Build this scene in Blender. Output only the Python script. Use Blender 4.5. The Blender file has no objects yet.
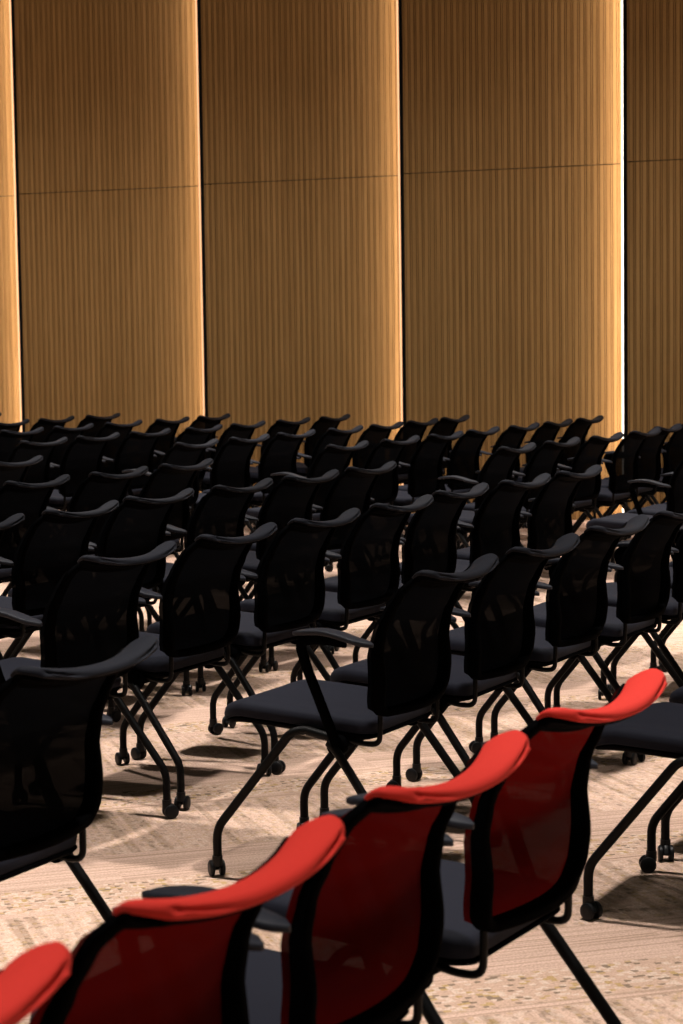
import bpy, bmesh, math, random
from mathutils import Vector, Matrix

random.seed(7)
C = bpy.context.scene.collection
SC = bpy.context.scene
PI = math.pi

# x runs along a chair row towards the slatted wall, y is the way the chairs face, z is up (metres)
# (row past the red row, block counted from the wall, seat counted from the wall, x and y of the upper right back corner)
CHAIRS = [
    (-1, 1, 5, 6.680, 1.333),
    (-1, 1, 6, 5.980, 1.333),
    (-1, 2, 0, 3.991, 1.331),
    (-1, 2, 1, 3.271, 1.333),
    (-1, 2, 2, 2.576, 1.328),
    (-1, 2, 3, 1.895, 1.321),
    (0, 1, 0, 10.180, 2.519),
    (0, 1, 1, 9.480, 2.519),
    (0, 1, 2, 8.780, 2.519),
    (0, 1, 3, 8.080, 2.519),
    (0, 1, 4, 7.447, 2.542),
    (0, 1, 5, 6.653, 2.524),
    (0, 1, 6, 5.941, 2.520),
    (0, 2, 0, 4.019, 2.545),
    (0, 2, 1, 3.292, 2.519),
    (1, 0, 4, 13.648, 3.705),
    (1, 0, 5, 12.948, 3.705),
    (1, 0, 6, 12.248, 3.705),
    (1, 1, 0, 10.201, 3.746),
    (1, 1, 1, 9.513, 3.757),
    (1, 1, 2, 8.821, 3.788),
    (1, 1, 3, 8.096, 3.733),
    (1, 1, 4, 7.365, 3.714),
    (1, 1, 5, 6.689, 3.715),
    (1, 1, 6, 5.954, 3.692),
    (2, 0, 0, 16.448, 4.892),
    (2, 0, 1, 15.748, 4.892),
    (2, 0, 2, 15.048, 4.892),
    (2, 0, 3, 14.368, 4.832),
    (2, 0, 4, 13.656, 4.857),
    (2, 0, 5, 12.949, 4.908),
    (2, 0, 6, 12.234, 4.931),
    (2, 1, 0, 10.219, 4.930),
    (2, 1, 1, 9.500, 4.914),
    (2, 1, 2, 8.835, 4.925),
    (2, 1, 3, 8.121, 4.939),
    (2, 1, 4, 7.412, 4.880),
    (2, 1, 5, 6.730, 4.873),
    (3, 0, 0, 16.462, 6.030),
    (3, 0, 1, 15.757, 6.035),
    (3, 0, 2, 15.061, 6.039),
    (3, 0, 3, 14.356, 6.074),
    (3, 0, 4, 13.641, 6.051),
    (3, 0, 5, 12.941, 6.068),
    (3, 0, 6, 12.236, 6.105),
    (3, 1, 0, 10.202, 6.076),
    (3, 1, 1, 9.491, 6.059),
    (3, 1, 2, 8.789, 6.079),
    (3, 1, 3, 8.080, 6.078),
    (4, 0, 0, 16.451, 7.239),
    (4, 0, 1, 15.763, 7.218),
    (4, 0, 2, 15.065, 7.206),
    (4, 0, 3, 14.369, 7.214),
    (4, 0, 4, 13.645, 7.246),
    (4, 0, 5, 12.966, 7.255),
    (4, 0, 6, 12.255, 7.255),
    (4, 1, 0, 10.219, 7.259),
    (5, 0, 0, 16.470, 8.396),
    (5, 0, 1, 15.755, 8.414),
    (5, 0, 2, 15.045, 8.454),
    (5, 0, 3, 14.337, 8.448),
    (5, 0, 4, 13.622, 8.487),
    (5, 0, 5, 12.921, 8.491),
    (5, 0, 6, 12.227, 8.473),
    (6, 0, 0, 16.453, 9.611),
    (6, 0, 1, 15.745, 9.614),
    (6, 0, 2, 15.029, 9.643),
    (6, 0, 3, 14.325, 9.666),
    (6, 0, 4, 13.622, 9.666),
    (6, 0, 5, 12.948, 9.637),
    (7, 0, 0, 16.455, 10.802),
    (7, 0, 1, 15.734, 10.823),
    (7, 0, 2, 15.037, 10.819),
    (8, 0, 0, 16.369, 12.105),
]


# ------------------------------------------------------------------ materials
def new_mat(name):
    m = bpy.data.materials.new(name); m.use_nodes = True
    nt = m.node_tree
    return m, nt, nt.nodes['Principled BSDF']

def N(nt, kind, **kw):
    n = nt.nodes.new(kind)
    for k, v in kw.items():
        if k.startswith('in_'):
            n.inputs[int(k[3:]) if k[3:].isdigit() else k[3:]].default_value = v
        else:
            setattr(n, k, v)
    return n

def math_node(nt, op, a, b=None):
    n = nt.nodes.new('ShaderNodeMath'); n.operation = op
    for i, v in enumerate((a, b)):
        if v is None: continue
        if isinstance(v, (int, float)): n.inputs[i].default_value = v
        else: nt.links.new(v, n.inputs[i])
    return n.outputs[0]

def mix_col(nt, fac, a, b, blend='MIX'):
    n = nt.nodes.new('ShaderNodeMix'); n.data_type = 'RGBA'; n.blend_type = blend
    for i, v in ((0, fac), (6, a), (7, b)):
        if isinstance(v, (int, float, tuple)): n.inputs[i].default_value = v
        else: nt.links.new(v, n.inputs[i])
    return n.outputs[2]

def ramp(nt, fac, stops, interp='LINEAR'):
    n = nt.nodes.new('ShaderNodeValToRGB'); n.color_ramp.interpolation = interp
    el = n.color_ramp.elements
    while len(el) < len(stops): el.new(0.5)
    for e, (p, c) in zip(el, stops):
        e.position = p; e.color = c if len(c) == 4 else (*c, 1)
    nt.links.new(fac, n.inputs[0])
    return n.outputs[0]

def cloth_mat(name, col, rough=0.85, scale=900, bump=0.15, sheen=0.0):
    m, nt, b = new_mat(name)
    tc = N(nt, 'ShaderNodeTexCoord')
    no = N(nt, 'ShaderNodeTexNoise', in_Scale=scale, in_Detail=2.0)
    nt.links.new(tc.outputs['Object'], no.inputs['Vector'])
    dark = tuple(c * 0.8 for c in col) + (1,); lite = tuple(min(1, c * 1.15) for c in col) + (1,)
    nt.links.new(ramp(nt, no.outputs['Fac'], [(0.3, dark), (0.7, lite)]), b.inputs['Base Color'])
    b.inputs['Roughness'].default_value = rough
    b.inputs['Specular IOR Level'].default_value = 0.25
    b.inputs['Sheen Weight'].default_value = sheen
    bp = N(nt, 'ShaderNodeBump', in_Strength=bump, in_Distance=0.001)
    nt.links.new(no.outputs['Fac'], bp.inputs['Height'])
    nt.links.new(bp.outputs['Normal'], b.inputs['Normal'])
    return m

def plain_mat(name, col, rough=0.5, metal=0.0, spec=0.4):
    m, nt, b = new_mat(name)
    tc = N(nt, 'ShaderNodeTexCoord')
    no = N(nt, 'ShaderNodeTexNoise', in_Scale=40.0, in_Detail=2.0)
    nt.links.new(tc.outputs['Object'], no.inputs['Vector'])
    r = N(nt, 'ShaderNodeMapRange'); r.inputs[3].default_value = rough - 0.06; r.inputs[4].default_value = rough + 0.06
    nt.links.new(no.outputs['Fac'], r.inputs[0]); nt.links.new(r.outputs[0], b.inputs['Roughness'])
    b.inputs['Base Color'].default_value = (*col, 1)
    b.inputs['Metallic'].default_value = metal
    b.inputs['Specular IOR Level'].default_value = spec
    return m

def mesh_mat(name, col, open_share):
    # woven net: mostly thread, partly open
    m, nt, b = new_mat(name)
    b.inputs['Base Color'].default_value = (*col, 1)
    b.inputs['Roughness'].default_value = 0.9
    b.inputs['Specular IOR Level'].default_value = 0.02
    tc = N(nt, 'ShaderNodeTexCoord')
    no = N(nt, 'ShaderNodeTexNoise', in_Scale=60.0, in_Detail=1.0)
    nt.links.new(tc.outputs['Object'], no.inputs['Vector'])
    mr = N(nt, 'ShaderNodeMapRange'); mr.inputs[3].default_value = open_share * 0.8; mr.inputs[4].default_value = open_share * 1.2
    nt.links.new(no.outputs['Fac'], mr.inputs[0])
    tr = N(nt, 'ShaderNodeBsdfTransparent'); mx = N(nt, 'ShaderNodeMixShader')
    nt.links.new(mr.outputs[0], mx.inputs[0])
    tl = N(nt, 'ShaderNodeBsdfTranslucent'); tl.inputs[0].default_value = (*[min(1, c * 2.2) for c in col], 1)
    m2 = N(nt, 'ShaderNodeMixShader'); m2.inputs[0].default_value = 0.5
    nt.links.new(b.outputs[0], m2.inputs[1]); nt.links.new(tl.outputs[0], m2.inputs[2])
    nt.links.new(m2.outputs[0], mx.inputs[1]); nt.links.new(tr.outputs[0], mx.inputs[2])
    nt.links.new(mx.outputs[0], nt.nodes['Material Output'].inputs['Surface'])
    return m

M_seat = cloth_mat('charcoal seat cloth', (0.0030, 0.0041, 0.0112))
M_roll_black = cloth_mat('black bolster cloth', (0.0028, 0.0038, 0.0086))
M_roll_red = cloth_mat('red bolster cloth', (0.48, 0.021, 0.013), bump=0.3)
M_net_black = mesh_mat('black net', (0.0012, 0.0012, 0.0014), 0.006)
M_net_red = mesh_mat('red net', (0.034, 0.0009, 0.0006), 0.010)
M_metal = plain_mat('black powder coated tube', (0.0015, 0.0015, 0.0018), 0.5, spec=0.12)
M_plastic = plain_mat('black moulded plastic', (0.0007, 0.0007, 0.0009), 0.8, spec=0.01)
M_pad = plain_mat('dark grey armrest pad', (0.011, 0.0125, 0.019), 0.6, spec=0.2)
M_wheel = plain_mat('black caster wheel', (0.004, 0.004, 0.005), 0.45, spec=0.2)
M_trim = plain_mat('black edge trim', (0.004, 0.004, 0.004), 0.6, spec=0.1)
M_alu = plain_mat('aluminium channel', (0.35, 0.33, 0.30), 0.4, 0.8)

def wood_mat():
    m, nt, b = new_mat('oak slats')
    tc = N(nt, 'ShaderNodeTexCoord')
    mp = N(nt, 'ShaderNodeMapping'); mp.inputs['Scale'].default_value = (1, 34, 0.5)
    nt.links.new(tc.outputs['Object'], mp.inputs['Vector'])
    n1 = N(nt, 'ShaderNodeTexNoise', in_Scale=1.0, in_Detail=3.0, in_Roughness=0.6)
    nt.links.new(mp.outputs[0], n1.inputs['Vector'])
    mp2 = N(nt, 'ShaderNodeMapping'); mp2.inputs['Scale'].default_value = (1, 170, 2.2)
    nt.links.new(tc.outputs['Object'], mp2.inputs['Vector'])
    n2 = N(nt, 'ShaderNodeTexNoise', in_Scale=1.0, in_Detail=2.0)
    nt.links.new(mp2.outputs[0], n2.inputs['Vector'])
    s = math_node(nt, 'ADD', math_node(nt, 'MULTIPLY', n1.outputs['Fac'], 0.65), math_node(nt, 'MULTIPLY', n2.outputs['Fac'], 0.35))
    col = ramp(nt, s, [(0.30, (0.29, 0.163, 0.056)), (0.5, (0.41, 0.238, 0.086)), (0.72, (0.51, 0.310, 0.123))])
    nt.links.new(col, b.inputs['Base Color'])
    b.inputs['Roughness'].default_value = 0.6
    b.inputs['Specular IOR Level'].default_value = 0.2
    return m
M_wood = wood_mat()
M_groove = plain_mat('stained groove', (0.10, 0.052, 0.020), 0.8, spec=0.1)

def glow_mat(name, col, strength, body=(0.8, 0.75, 0.68)):
    m, nt, b = new_mat(name)
    b.inputs['Base Color'].default_value = (*body, 1)
    b.inputs['Emission Color'].default_value = (*col, 1)
    b.inputs['Emission Strength'].default_value = strength
    return m

def carpet_mat():
    m, nt, b = new_mat('loop pile carpet')
    geo = N(nt, 'ShaderNodeNewGeometry')
    mp = N(nt, 'ShaderNodeMapping', vector_type='POINT'); mp.inputs['Rotation'].default_value = (0, 0, PI / 4)
    nt.links.new(geo.outputs['Position'], mp.inputs['Vector'])
    sx = N(nt, 'ShaderNodeSeparateXYZ'); nt.links.new(mp.outputs[0], sx.inputs[0])
    u, v = sx.outputs[0], sx.outputs[1]          # u = (x-y)/sqrt2, v = (x+y)/sqrt2
    L = 0.63
    row = math_node(nt, 'DIVIDE', math_node(nt, 'SUBTRACT', v, 6.5), L)
    rowi = math_node(nt, 'FLOOR', row)
    odd = math_node(nt, 'FLOORED_MODULO', rowi, 2.0)      # 0: stripes along v, 1: stripes along u
    colu = math_node(nt, 'FLOOR', math_node(nt, 'DIVIDE', u, 2 * L))
    vr = math_node(nt, 'FRACT', row)
    ur = math_node(nt, 'FRACT', math_node(nt, 'DIVIDE', u, L))
    def sel(a, c):                                # odd ? a : c
        return math_node(nt, 'ADD', math_node(nt, 'MULTIPLY', a, odd),
                         math_node(nt, 'MULTIPLY', c, math_node(nt, 'SUBTRACT', 1.0, odd)))
    along, across, frac = sel(u, v), sel(v, u), sel(vr, ur)
    seed = math_node(nt, 'ADD', math_node(nt, 'MULTIPLY', rowi, 7.13), math_node(nt, 'MULTIPLY', colu, 3.7))
    def tex(kind, sa, sc, out, **kw):
        cb = N(nt, 'ShaderNodeCombineXYZ')
        nt.links.new(math_node(nt, 'MULTIPLY', along, sa), cb.inputs[0])
        nt.links.new(math_node(nt, 'MULTIPLY', across, sc), cb.inputs[1])
        nt.links.new(seed, cb.inputs[2])
        t = N(nt, kind, **kw); nt.links.new(cb.outputs[0], t.inputs['Vector'])
        return t.outputs[out]
    stripe = tex('ShaderNodeTexNoise', 1.0, 105.0, 'Fac', in_Scale=1.0, in_Detail=1.0)
    broad = tex('ShaderNodeTexNoise', 0.7, 26.0, 'Fac', in_Scale=1.0, in_Detail=1.0)
    speck = tex('ShaderNodeTexVoronoi', 58.0, 72.0, 'Color', in_Scale=1.0, in_Randomness=0.45)
    loops = N(nt, 'ShaderNodeTexNoise', in_Scale=150.0, in_Detail=3.0)
    nt.links.new(geo.outputs['Position'], loops.inputs['Vector'])
    base = ramp(nt, stripe, [(0.32, (0.36, 0.240, 0.172)), (0.46, (0.55, 0.378, 0.296)), (0.60, (0.63, 0.436, 0.352))])
    base = mix_col(nt, math_node(nt, 'ADD', 0.15, math_node(nt, 'MULTIPLY', 0.45, math_node(nt, 'SUBTRACT', 1.0, odd))), base, ramp(nt, broad, [(0.38, (0.20, 0.135, 0.085)), (0.46, (0.51, 0.356, 0.280)), (0.62, (0.67, 0.47, 0.382))]))
    ss = N(nt, 'ShaderNodeSeparateColor'); nt.links.new(speck, ss.inputs[0])
    dots = ramp(nt, ss.outputs[0], [(0.0, (0.14, 0.105, 0.07)), (0.10, (0.42, 0.28, 0.10)), (0.20, (0.53, 0.36, 0.27)), (0.75, (0.64, 0.49, 0.40))], 'CONSTANT')
    a = N(nt, 'ShaderNodeMapRange'); a.inputs[1].default_value = 0.44; a.inputs[2].default_value = 0.47
    a.inputs[3].default_value = 1.0; a.inputs[4].default_value = 0.0
    nt.links.new(frac, a.inputs[0])
    a2 = N(nt, 'ShaderNodeMapRange'); a2.inputs[1].default_value = 0.06; a2.inputs[2].default_value = 0.1
    nt.links.new(frac, a2.inputs[0])
    band = math_node(nt, 'MULTIPLY', a.outputs[0], a2.outputs[0])
    everyrow = math_node(nt, 'SUBTRACT', 1.0, odd)
    dotmask = math_node(nt, 'MULTIPLY', 0.75, math_node(nt, 'MAXIMUM', math_node(nt, 'MULTIPLY', band, odd), math_node(nt, 'MULTIPLY', everyrow, 0.5)))
    col = mix_col(nt, dotmask, base, dots)
    col = mix_col(nt, 0.5, col, ramp(nt, loops.outputs['Fac'], [(0.32, (0.45, 0.43, 0.40)), (0.6, (1.08, 1.08, 1.08))]), 'MULTIPLY')
    nt.links.new(col, b.inputs['Base Color'])
    b.inputs['Roughness'].default_value = 0.95
    b.inputs['Specular IOR Level'].default_value = 0.05
    bp = N(nt, 'ShaderNodeBump', in_Strength=0.35, in_Distance=0.004)
    hh = math_node(nt, 'ADD', stripe, math_node(nt, 'MULTIPLY', loops.outputs['Fac'], 0.6))
    nt.links.new(hh, bp.inputs['Height']); nt.links.new(bp.outputs['Normal'], b.inputs['Normal'])
    return m
M_carpet = carpet_mat()
M_plaster = plain_mat('dark painted plaster', (0.05, 0.045, 0.04), 0.9, spec=0.1)

# ------------------------------------------------------------------ mesh helpers
def finish(name, bm, mat, parent=None, loc=(0, 0, 0), smooth=True):
    bmesh.ops.recalc_face_normals(bm, faces=bm.faces)
    me = bpy.data.meshes.new(name); bm.to_mesh(me); bm.free()
    for mt in (mat if isinstance(mat, (list, tuple)) else (mat,)): me.materials.append(mt)
    if smooth:
        for p in me.polygons: p.use_smooth = True
        try: me.set_sharp_from_angle(angle=math.radians(45))
        except Exception: pass
    o = bpy.data.objects.new(name, me); C.objects.link(o)
    o.parent = parent; o.location = loc
    return o

def tag(o, label, cat, group=None):
    o['label'] = label; o['category'] = cat
    if group: o['group'] = group

def fillet(pts, r, n=5):
    pts = [Vector(p) for p in pts]; out = [pts[0]]
    for a, b, c in zip(pts, pts[1:], pts[2:]):
        d1, d2 = (a - b), (c - b)
        k = min(r, d1.length * 0.48, d2.length * 0.48)
        p, q = b + d1.normalized() * k, b + d2.normalized() * k
        for i in range(n + 1):
            t = i / n
            out.append(p * (1 - t) ** 2 + b * 2 * t * (1 - t) + q * t * t)
    return out + [pts[-1]]

def sweep(bm, pts, section, up=Vector((1, 0, 0)), caps=True, scale=None):
    """carry a closed 2-D section [(a, b)] along pts; a runs along `up`, b along the path's other normal"""
    rings = []
    for i, p in enumerate(pts):
        t = (pts[min(i + 1, len(pts) - 1)] - pts[max(i - 1, 0)]).normalized()
        s = (up - t * up.dot(t)).normalized(); w = t.cross(s)
        k = scale(i / (len(pts) - 1)) if scale else 1.0
        rings.append([bm.verts.new(p + s * a * k + w * b * k) for a, b in section])
    m = len(section)
    for r0, r1 in zip(rings, rings[1:]):
        for j in range(m):
            bm.faces.new((r0[j], r0[(j + 1) % m], r1[(j + 1) % m], r1[j]))
    if caps:
        bm.faces.new(rings[0][::-1]); bm.faces.new(rings[-1])

def circ(r, n=10, ry=None):
    return [(r * math.cos(2 * PI * i / n), (ry or r) * math.sin(2 * PI * i / n)) for i in range(n)]

def rrect(a, b, r, n=3):
    out = []
    for cx, cy, a0 in ((a - r, b - r, 0), (-a + r, b - r, 90), (-a + r, -b + r, 180), (a - r, -b + r, 270)):
        for i in range(n + 1):
            t = math.radians(a0 + 90 * i / n)
            out.append((cx + r * math.cos(t), cy + r * math.sin(t)))
    return out

def tube(bm, pts, r, bend=0.04, n=10, up=Vector((1, 0, 0))):
    sweep(bm, fillet(pts, bend), circ(r, n), up)

def add_box(bm, x0, x1, y0, y1, z0, z1, mi=0):
    v = [bm.verts.new((x, y, z)) for x in (x0, x1) for y in (y0, y1) for z in (z0, z1)]
    for f in ((0, 1, 3, 2), (4, 6, 7, 5), (0, 4, 5, 1), (2, 3, 7, 6), (0, 2, 6, 4), (1, 5, 7, 3)):
        bm.faces.new([v[i] for i in f]).material_index = mi

def lathe_x(bm, prof, n=18, cx=0.0, cy=0.0, cz=0.0):
    """spin [(radius, x)] round an axis parallel to x"""
    rings = [[bm.verts.new((cx + x, cy + r * math.cos(2 * PI * i / n), cz + r * math.sin(2 * PI * i / n))) for i in range(n)] for r, x in prof]
    for r0, r1 in zip(rings, rings[1:]):
        for j in range(n): bm.faces.new((r0[j], r0[(j + 1) % n], r1[(j + 1) % n], r1[j]))
    bm.faces.new(rings[0][::-1]); bm.faces.new(rings[-1])

def rr_outline(hx, y0, y1, rf, rb, n=7):
    """rounded rectangle in plan: front corners rf, rear corners rb"""
    out = []
    for cx, cy, a0, r in ((hx - rf, y1 - rf, 0, rf), (-hx + rf, y1 - rf, 90, rf), (-hx + rb, y0 + rb, 180, rb), (hx - rb, y0 + rb, 270, rb)):
        for i in range(n + 1):
            t = math.radians(a0 + 90 * i / n)
            out.append((cx + r * math.cos(t), cy + r * math.sin(t)))
    return out

def pillow(bm, outline, layers, zf):
    """stack of scaled outlines; layers = [(inset, height)], zf(x, y) lifts the whole"""
    cx = sum(p[0] for p in outline) / len(outline); cy = sum(p[1] for p in outline) / len(outline)
    rings = []
    for ins, h in layers:
        ring = []
        for x, y in outline:
            dx, dy = x - cx, y - cy; d = math.hypot(dx, dy); k = max(0.02, (d - ins) / d)
            X, Y = cx + dx * k, cy + dy * k
            ring.append(bm.verts.new((X, Y, zf(X, Y) + h)))
        rings.append(ring)
    m = len(outline)
    for r0, r1 in zip(rings, rings[1:]):
        for j in range(m): bm.faces.new((r0[j], r0[(j + 1) % m], r1[(j + 1) % m], r1[j]))
    bm.faces.new(rings[0][::-1]); bm.faces.new(rings[-1])

# ------------------------------------------------------------------ the chair (origin on the floor, faces +y)
def lerp_table(tab, z):
    if z <= tab[0][0]: return tab[0][1]
    for (z0, a), (z1, b) in zip(tab, tab[1:]):
        if z <= z1:
            t = (z - z0) / (z1 - z0); t = t * t * (3 - 2 * t) * 0.5 + t * 0.5
            return a + (b - a) * t
    return tab[-1][1]

BACK_Y = [(0.52, 0.204), (0.57, 0.188), (0.63, 0.182), (0.71, 0.187), (0.78, 0.173), (0.84, 0.143), (0.89, 0.112), (0.93, 0.084), (0.96, 0.060)]
BACK_W = [(0.52, 0.226), (0.59, 0.238), (0.71, 0.240), (0.81, 0.238), (0.94, 0.232)]
def rail_half(z):                       # half depth of the side rails: slimmer towards the top
    return 0.021 - 0.012 * max(0.0, min(1.0, (z - 0.62) / 0.26))
def z_top(u):                           # the top edge dips in the middle
    return 0.908 + 0.030 * u * u
def back_pt(u, z, off=0.0):
    hw = lerp_table(BACK_W, z)
    return Vector((u * hw, lerp_table(BACK_Y, z) - 0.045 * (1 - u * u) + off, z))

Z_B = 0.526
def seat_z(x, y):
    t = (y - 0.22) / 0.50
    return 0.484 + 0.036 * t + 0.010 * math.sin(PI * t) * 0 - 0.035 * max(0, t - 0.82) ** 2 / 0.0324 * 0.6 + 0.018 * (x / 0.24) ** 2 * (1 - t * 0.4) * 0.5

LEG_R = 0.0138
def build_chair(name, roll_mat, net_mat):
    root = bpy.data.objects.new(name, None); C.objects.link(root)
    root.empty_display_size = 0.2
    # seat cushion
    bm = bmesh.new()
    ol = rr_outline(0.242, 0.215, 0.745, 0.085, 0.05)
    pillow(bm, ol, [(0.014, -0.028), (0.003, -0.022), (0.0, -0.004), (0.004, 0.010), (0.014, 0.018), (0.035, 0.0225), (0.09, 0.0225), (0.15, 0.0215), (0.20, 0.021)], seat_z)
    finish('seat', bm, M_seat, root)
    # seat pan underneath
    bm = bmesh.new()
    ol = rr_outline(0.238, 0.212, 0.738, 0.08, 0.05)
    pillow(bm, ol, [(0.10, -0.052), (0.05, -0.050), (0.010, -0.038), (0.0, -0.030), (0.004, -0.026)], seat_z)
    finish('seat_pan', bm, M_plastic, root)
    # rear edge block of the seat with the two hinges
    bm = bmesh.new()
    sweep(bm, fillet([(-0.265, 0.31, 0.436), (0.265, 0.31, 0.436)], 0.01), circ(0.016, 10), Vector((0, 0, 1)))
    for s in (-1, 1):
        lathe_x(bm, [(0.020, -0.020), (0.030, -0.014), (0.030, 0.014), (0.020, 0.020)], 16, s * 0.262, 0.31, 0.436)
    finish('hinge_bar', bm, M_plastic, root)
    # back frame: closed rim
    bm = bmesh.new()
    path = []
    def corner(cx, cz, a0, a1, ru, rz, n=6):
        for i in range(n + 1):
            t = math.radians(a0 + (a1 - a0) * i / n)
            path.append((cx + ru * math.cos(t), cz + rz * math.sin(t)))
    z_up = z_top(0.88) - 0.040
    corner(0.80, Z_B + 0.045, -90, 0, 0.20, 0.045)
    for k in range(1, 14): path.append((1.0, Z_B + 0.045 + (z_up - Z_B - 0.045) * k / 14))
    corner(0.88, z_up, 0, 90, 0.12, 0.040)
    for k in range(1, 12):
        u = 0.88 - 1.76 * k / 12; path.append((u, z_top(u)))
    corner(-0.88, z_up, 90, 180, 0.12, 0.040)
    for k in range(1, 14): path.append((-1.0, z_up - (z_up - Z_B - 0.045) * k / 14))
    corner(-0.80, Z_B + 0.045, 180, 270, 0.20, 0.045)
    for k in range(1, 10): path.append((-0.80 + 1.60 * k / 10, Z_B))
    P = [back_pt(u, z) for u, z in path]
    cen = Vector((0, 0.16, 0.71)); rings = []
    sec = rrect(0.013, 0.017, 0.008, 3)
    for i, p in enumerate(P):
        t = (P[(i + 1) % len(P)] - P[i - 1]).normalized()
        inn = (cen - p); inn = (inn - t * inn.dot(t)); 
        nrm = t.cross(inn).normalized(); 
        if abs(nrm.y) < 0.2: nrm = Vector((0, 1, 0))
        inn = nrm.cross(t).normalized()
        if inn.dot(cen - p) < 0: inn = -inn
        if nrm.y < 0: nrm = -nrm
        dk = rail_half(p.z) / 0.017
        rings.append([bm.verts.new(p + inn * (a + 0.004) + nrm * b * dk) for a, b in sec])
    m = len(sec)
    for i in range(len(rings)):
        r0, r1 = rings[i], rings[(i + 1) % len(rings)]
        for j in range(m): bm.faces.new((r0[j], r0[(j + 1) % m], r1[(j + 1) % m], r1[j]))
    finish('back_frame', bm, M_plastic, root)
    # net stretched inside the rim
    bm = bmesh.new(); nu, nz = 14, 18; g = []
    for k in range(nz + 1):
        lim = 1.0; zz = Z_B + (z_top(0.88) - Z_B) * k / nz
        if zz < Z_B + 0.045: lim = 0.80 + 0.20 * math.sqrt(max(0, 1 - ((Z_B + 0.045 - zz) / 0.045) ** 2))
        if zz > z_up: lim = 0.88 + 0.12 * math.sqrt(max(0, 1 - ((zz - z_up) / 0.040) ** 2))
        row = []
        for i in range(nu + 1):
            u = lim * (-1 + 2 * i / nu)
            z = Z_B + (min(z_top(u), z_top(0.88)) - Z_B) * k / nz
            row.append(bm.verts.new(back_pt(u * 1.06, z, rail_half(z) + 0.002)))
        g.append(row)
    for a, b in zip(g, g[1:]):
        for i in range(nu): bm.faces.new((a[i], a[i + 1], b[i + 1], b[i]))
    finish('back_net', bm, net_mat, root)
    # bolster along the top: a padded lip that curls backwards, cupped, with lifted round corners
    def lip_half(t):
        h = 0.230 + 0.031 * min(1.0, t / 0.5) ** 0.8
        if t > 0.40: h -= 0.062 * (1 - math.sqrt(max(0.0, 1 - ((t - 0.40) / 0.60) ** 2)))
        return h
    def lip_pt(q, t, wide=1.0):
        x = q * lip_half(t) * wide; u = min(1.0, abs(q) * wide)
        root = back_pt(u, z_top(u) + 0.004)
        ye = -0.012 - 0.020 * (1 - u * u); ze = 0.924 + 0.023 * u ** 2.4
        y = root.y + (ye - root.y) * t
        z = root.z + (ze - root.z) * t + (0.010 + 0.008 * u * u) * math.sin(PI * t) * (1 - 0.25 * t) 
        return Vector((x, y, z))
    def lip_solid(bm, soft, wide=1.0, tmax=1.0, rail=False):
        nu, nt = 32, 18; top, bot = [], []
        for i in range(nu + 1):
            q = math.sin((-1 + 2 * i / nu) * PI / 2)
            ra, rb = [], []
            for k in range(nt + 1):
                t = tmax * (1 - math.cos(PI * k / nt)) / 2
                d = min((1 - abs(q)) * lip_half(t), (tmax - t) * 0.10, t * 0.10 + 0.004)
                e = math.sqrt(max(0.0, 1 - max(0.0, 1 - d / soft) ** 2))
                grow = min(1.0, 0.45 + 1.0 * t)
                over, under = (0.013 * grow, -0.008 * grow) if not rail else (-0.002, -0.016)
                p = lip_pt(q, t, wide); px = lip_pt(q + 0.01, t) - lip_pt(q - 0.01, t); pt = lip_pt(q, min(1, t + 0.02)) - lip_pt(q, max(0, t - 0.02))
                n = px.cross(pt).normalized()
                if n.dot(Vector((0, 0.35, 1))) < 0: n = -n
                ra.append(bm.verts.new(p + n * over * e)); rb.append(bm.verts.new(p + n * under * e))
            top.append(ra); bot.append(rb)
        for G in (top, bot):
            for r0, r1 in zip(G, G[1:]):
                for k in range(nt): bm.faces.new((r0[k], r0[k + 1], r1[k + 1], r1[k]))
        for G in (0, nu):
            for k in range(nt): bm.faces.new((top[G][k], top[G][k + 1], bot[G][k + 1], bot[G][k]))
        for k in (0, nt):
            for i in range(nu): bm.faces.new((top[i][k], top[i + 1][k], bot[i + 1][k], bot[i][k]))
        bmesh.ops.remove_doubles(bm, verts=bm.verts, dist=0.00005)
    bm = bmesh.new(); lip_solid(bm, 0.018)
    roll = finish('headroll', bm, roll_mat, root)
    bm = bmesh.new(); lip_solid(bm, 0.012, 0.97, 0.90, True)
    finish('top_rail', bm, M_plastic, root)
    if roll_mat is M_roll_red: roll['label'] = 'red cloth roll along the top of the back'
    for s in (-1, 1):
        # bent wire that carries the back on the seat
        bm = bmesh.new()
        tube(bm, [(s * 0.200, 0.198, 0.540), (s * 0.202, 0.196, 0.51), (s * 0.204, 0.198, 0.438), (s * 0.206, 0.245, 0.434), (s * 0.206, 0.30, 0.444)], 0.0085, 0.035, 8)
        finish('back_support', bm, M_metal, root)
        # armrest: post and pad
        bm = bmesh.new()
        sweep(bm, fillet([(s * 0.285, 0.30, 0.44), (s * 0.294, 0.395, 0.677), (s * 0.297, 0.415, 0.745), (s * 0.297, 0.36, 0.757), (s * 0.297, 0.26, 0.750)], 0.05, 7),
              rrect(0.010, 0.0155, 0.007, 2))
        arm = finish('armrest', bm, M_plastic, root)
        bm = bmesh.new()
        rings = []
        for k in range(15):
            t = k / 14; y = 0.435 - 0.265 * t
            e = min(1.0, math.sqrt(max(0.02, 1 - (abs(2 * t - 1)) ** 6)))
            z = 0.769 + 0.010 * math.sin(PI * min(1, t * 1.3)) - 0.028 * max(0, t - 0.35) ** 1.5 * 1.6
            hw = (0.026 + 0.006 * math.sin(PI * t)) * e
            rings.append([bm.verts.new((s * 0.297 + a * hw / 0.03, y, z + b)) for a, b in rrect(0.030, 0.008 * (0.6 + 0.4 * e), 0.005, 2)])
        m = len(rings[0])
        for r0, r1 in zip(rings, rings[1:]):
            for j in range(m): bm.faces.new((r0[j], r0[(j + 1) % m], r1[(j + 1) % m], r1[j]))
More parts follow.
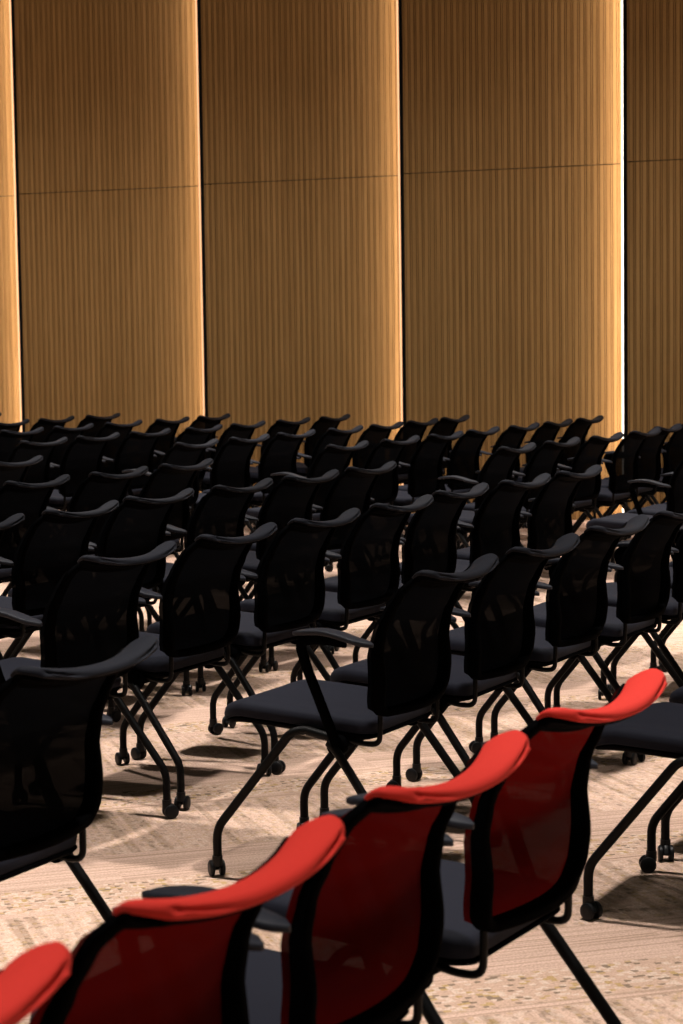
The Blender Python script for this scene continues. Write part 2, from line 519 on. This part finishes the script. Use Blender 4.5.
        bm.faces.new(rings[0][::-1]); bm.faces.new(rings[-1])
        finish('arm_pad', bm, M_pad, arm)['label'] = 'dark grey pad on top of the armrest'
        # legs: the front one bends into the rail under the seat
        for kind, pts, foot in (
                ('front', [(s * 0.282, 0.718, 0.052), (s * 0.282, 0.718, 0.150), (s * 0.272, 0.462, 0.464), (s * 0.258, 0.425, 0.474), (s * 0.258, 0.30, 0.450)], (s * 0.282, 0.718)),
                ('rear', [(s * 0.305, 0.105, 0.052), (s * 0.305, 0.105, 0.160), (s * 0.285, 0.302, 0.424), (s * 0.278, 0.330, 0.445)], (s * 0.305, 0.105))):
            bm = bmesh.new(); tube(bm, pts, LEG_R, 0.034, 10)
            leg = finish('front_leg' if kind == 'front' else 'rear_leg', bm, M_metal, root)
            bm = bmesh.new()
            tube(bm, [(0, 0, 0.034), (0, 0, 0.066)], 0.0165, 0.01, 10)
            sweep(bm, fillet([(0, 0.006, 0.046), (0, -0.014, 0.042), (0, -0.024, 0.022)], 0.015, 3), rrect(0.009, 0.010, 0.004, 2))
            for sx in (-1, 1):
                lathe_x(bm, [(0.010, -0.0075), (0.0215, -0.0070), (0.0248, -0.004), (0.0248, 0.004), (0.0215, 0.0070), (0.010, 0.0075)], 18, sx * 0.0165, -0.012, 0.0250)
            cs = finish('caster', bm, M_wheel, leg, (foot[0], foot[1], 0.0))
            cs.rotation_euler.z = random.uniform(-PI, PI)
    return root

def dup(src):
    r = src.copy(); C.objects.link(r)
    for k in ('label', 'group'):
        if k in r: del r[k]
    for ch in src.children:
        c = ch.copy(); C.objects.link(c); c.parent = r
        for g in ch.children:
            d = g.copy(); C.objects.link(d); d.parent = c
            if g.name.startswith('caster'): d.rotation_euler.z = random.uniform(-PI, PI)
    return r

ORD = ['first', 'second', 'third', 'fourth', 'fifth', 'sixth', 'seventh', 'eighth', 'ninth', 'tenth', 'eleventh']
def spread(row):
    # keep neighbours in one block from touching
    for _ in range(60):
        for a in range(len(row) - 1):
            gap = row[a][3] - row[a + 1][3]
            if gap < 0.676:
                row[a][3] += (0.676 - gap) / 2; row[a + 1][3] -= (0.676 - gap) / 2
    return row
blocks = {}
for c in CHAIRS: blocks.setdefault(c[:2], []).append(list(c))
CHAIRS = [c for k in blocks for c in spread(blocks[k])]
proto = {'red': build_chair('conference_chair', M_roll_red, M_net_red), 'black': build_chair('conference_chair', M_roll_black, M_net_black)}
used = set()
for j, b, i, px, py in CHAIRS:
    kind = 'red' if j == -1 else 'black'
    o = proto[kind] if kind not in used else dup(proto[kind])
    used.add(kind)
    yaw = math.radians(random.uniform(-1.0, 1.0))
    if (j, b, i) == (-1, 2, 0): yaw = math.radians(-2)
    o.rotation_euler = (0, 0, yaw)
    o.location = (px - 0.245 * math.cos(yaw), py - 0.245 * math.sin(yaw), 0)
    if kind == 'red':
        if b == 2:
            lab = ['red-topped mesh chair whose back stands furthest from the camera in the red row',
                   'red-topped mesh chair, second of the red backs from the wall end',
                   'red-topped mesh chair, third of the red backs from the wall end',
                   'red-topped mesh chair nearest the camera, cut off by the lower left corner'][i]
        else:
            lab = {6: 'chair with bare charcoal seat across the aisle from the red backs',
                   5: 'chair beyond the bare charcoal seat, second across the aisle from the red backs'}[i]
        tag(o, lab, 'chair', 'chairs in the red row')
    else:
        rw = 'first row past the red chairs' if j == 0 else ORD[j] + ' row past the red chairs'
        if b == 0:
            lab = 'black mesh chair, %s from the slatted wall, %s' % (ORD[i], rw)
        elif b == 1:
            lab = 'black mesh chair, %s from the near aisle, middle block, %s' % (ORD[6 - i], rw)
        else:
            lab = ['largest black mesh chair, at the left edge beside the near aisle',
                   'black mesh chair behind the large one at the left edge, mostly out of frame'][i]
        tag(o, lab, 'chair', 'black chairs in rows')

# ------------------------------------------------------------------ the room
def structure(o): o['kind'] = 'structure'; return o
WX = 17.42
bm = bmesh.new(); add_box(bm, -3, WX + 0.6, -4, 19, -0.1, 0.0)
structure(finish('floor', bm, M_carpet, smooth=False))
bm = bmesh.new(); add_box(bm, WX + 0.10, WX + 0.3, -4, 19, 0.0, 6.6)
wall = structure(finish('wall_back', bm, M_plaster, smooth=False))

SEAMS = [16.74, 14.62, 12.507, 10.362, 8.257, 6.133, 4.01, 1.89, -0.24]
PROUD = 0.17
def slat_panel(yl, yr, z0, z1):
    """panel from its proud left edge yl to its set-back right edge yr (yl > yr), slats in front"""
    bm = bmesh.new(); w = yl - yr
    f = lambda y: WX - PROUD * (y - yr) / w            # face of the slats
    def bar(ya, yb, d0, d1, mi):
        v = [bm.verts.new((f(y) + d, y, z)) for y in (ya, yb) for d in (d0, d1) for z in (z0, z1)]
        for q in ((0, 1, 3, 2), (4, 6, 7, 5), (0, 4, 5, 1), (2, 3, 7, 6), (0, 2, 6, 4), (1, 5, 7, 3)):
            bm.faces.new([v[k] for k in q]).material_index = mi
    bar(yr, yl, 0.012, 0.030, 1)
    n = 36; p = (w - 0.03) / n
    for k in range(n):
        y = yr + p * k
        bar(y + 0.0035, y + p * 0.64, 0.0, 0.0125, 0)
        bar(y + p * 0.64 + 0.007, y + p - 0.0035, 0.001, 0.0125, 0)
    return structure(finish('trim_1', bm, [M_wood, M_groove], None, smooth=False))
GLOW = [3, 16, 9.5, 10, 14, 8, 5, 3]
LED = (1.0, 0.80, 0.70)
TAPE = {1: (0.112, 0.138, 1.5), 2: (0.092, 0.116, 1.3), 3: (0.074, 0.095, 1.4), 4: (0.050, 0.071, 4.0)}
for k in range(len(SEAMS) - 1):
    yl, yr = SEAMS[k], SEAMS[k + 1]
    pan = slat_panel(yl, yr, 0.0, 3.106); slat_panel(yl, yr, 3.114, 6.5)
    bm = bmesh.new(); add_box(bm, WX - PROUD - 0.004, WX + 0.0, yl - 0.030, yl + 0.002, 0.0, 6.5)
    finish('edge_trim', bm, M_trim, pan, smooth=False)
    # light strip tucked behind the next panel's proud edge: washes this panel's right end
    if k == len(SEAMS) - 2: break
    root = bpy.data.objects.new('light_strip', None); C.objects.link(root)
    root.location = (WX, yr + 0.002, 0)
    bm = bmesh.new(); add_box(bm, -0.020, 0.0, 0.0, 0.012, 0.02, 6.48)
    finish('channel', bm, M_alu, root, smooth=False)
    # upright diffuser on the hidden return of the next panel, facing the panel on its left
    bm = bmesh.new(); add_box(bm, -0.140, -0.020, 0.0, 0.012, 0.03, 6.47)
    finish('diffuser', bm, glow_mat('warm light %d' % k, LED, GLOW[k]), root)
    if k in TAPE:
        # the bare tape lies far enough out for a thin line of it to show past the proud edge
        bm = bmesh.new(); add_box(bm, -0.014, -0.004, TAPE[k][0], TAPE[k][1], 0.03, 6.47)
        finish('tape', bm, glow_mat('bare tape %d' % k, (1.0, 0.86, 0.72) if k == 4 else (1.0, 0.48, 0.23), TAPE[k][2], (0.05, 0.04, 0.03)), root)
    lab = {1: 'warm glowing strip at the left edge of the slatted wall',
           2: 'warm glowing strip in the second wall seam from the left',
           3: 'warm glowing strip in the seam at the middle of the slatted wall',
           4: 'brightest white glowing strip, in the rightmost wall seam'}.get(k)
    if lab is None: lab = 'warm glowing strip in the wall seam %s the picture' % {0: 'beyond the left edge of', 5: 'just beyond the right edge of', 6: 'well beyond the right edge of', 7: 'far right of'}[k]
    tag(root, lab, 'light', 'light strips in the wall seams')

# ------------------------------------------------------------------ light: downlights in the ceiling
bm = bmesh.new(); add_box(bm, -3, WX + 0.6, -4, 19, 6.6, 6.7)
structure(finish('ceiling', bm, M_plaster, smooth=False))
def downlight(x, y, power, size=68, blend=0.7, z=6.55):
    d = bpy.data.lights.new('downlight', 'SPOT'); d.energy = power; d.color = (1.0, 0.93, 0.86)
    d.spot_size = math.radians(size); d.spot_blend = blend; d.shadow_soft_size = 0.2
    o = bpy.data.objects.new('downlight', d); C.objects.link(o); o.location = (x, y, z)
for ix in range(4):
    for iy in range(6):
        downlight(2.1 + 3.6 * ix, -1.8 + 3.6 * iy, 1650, 60, 0.65)
for iy in range(11):
    downlight(14.0, -0.5 + 1.6 * iy, 290, 116, 1.0)

w = bpy.data.worlds.new('World'); SC.world = w; w.use_nodes = True
w.node_tree.nodes['Background'].inputs[0].default_value = (0.85, 0.95, 0.75, 1)
w.node_tree.nodes['Background'].inputs[1].default_value = 0.13

# ------------------------------------------------------------------ camera
cam = bpy.data.cameras.new('camera'); co = bpy.data.objects.new('camera', cam); C.objects.link(co)
right = Vector((0.457592, -0.889059, -0.013541)); up = Vector((0.080105, 0.026052, 0.996446)); fwd = Vector((0.885547, 0.457050, -0.083139))
m = Matrix.Identity(4)
for r in range(3):
    m[r][0], m[r][1], m[r][2] = right[r], up[r], -fwd[r]
m.translation = Vector((0, 0, 1.641))
co.matrix_world = m
cam.sensor_fit = 'VERTICAL'; cam.sensor_height = 36.0; cam.lens = 2091.25 / 1024 * 36.0
cam.clip_start = 0.1; cam.clip_end = 100
cam.dof.use_dof = True; cam.dof.focus_distance = 7.5; cam.dof.aperture_fstop = 8.0
SC.camera = co

SC.view_settings.view_transform = 'Standard'; SC.view_settings.look = 'None'
SC.view_settings.exposure = 0.0; SC.view_settings.gamma = 1.0; SC.view_settings.use_curve_mapping = False
SC.cycles.use_denoising = True
SC.cycles.max_bounces = 8; SC.cycles.diffuse_bounces = 4; SC.cycles.transparent_max_bounces = 16
SC.cycles.sample_clamp_indirect = 4.0
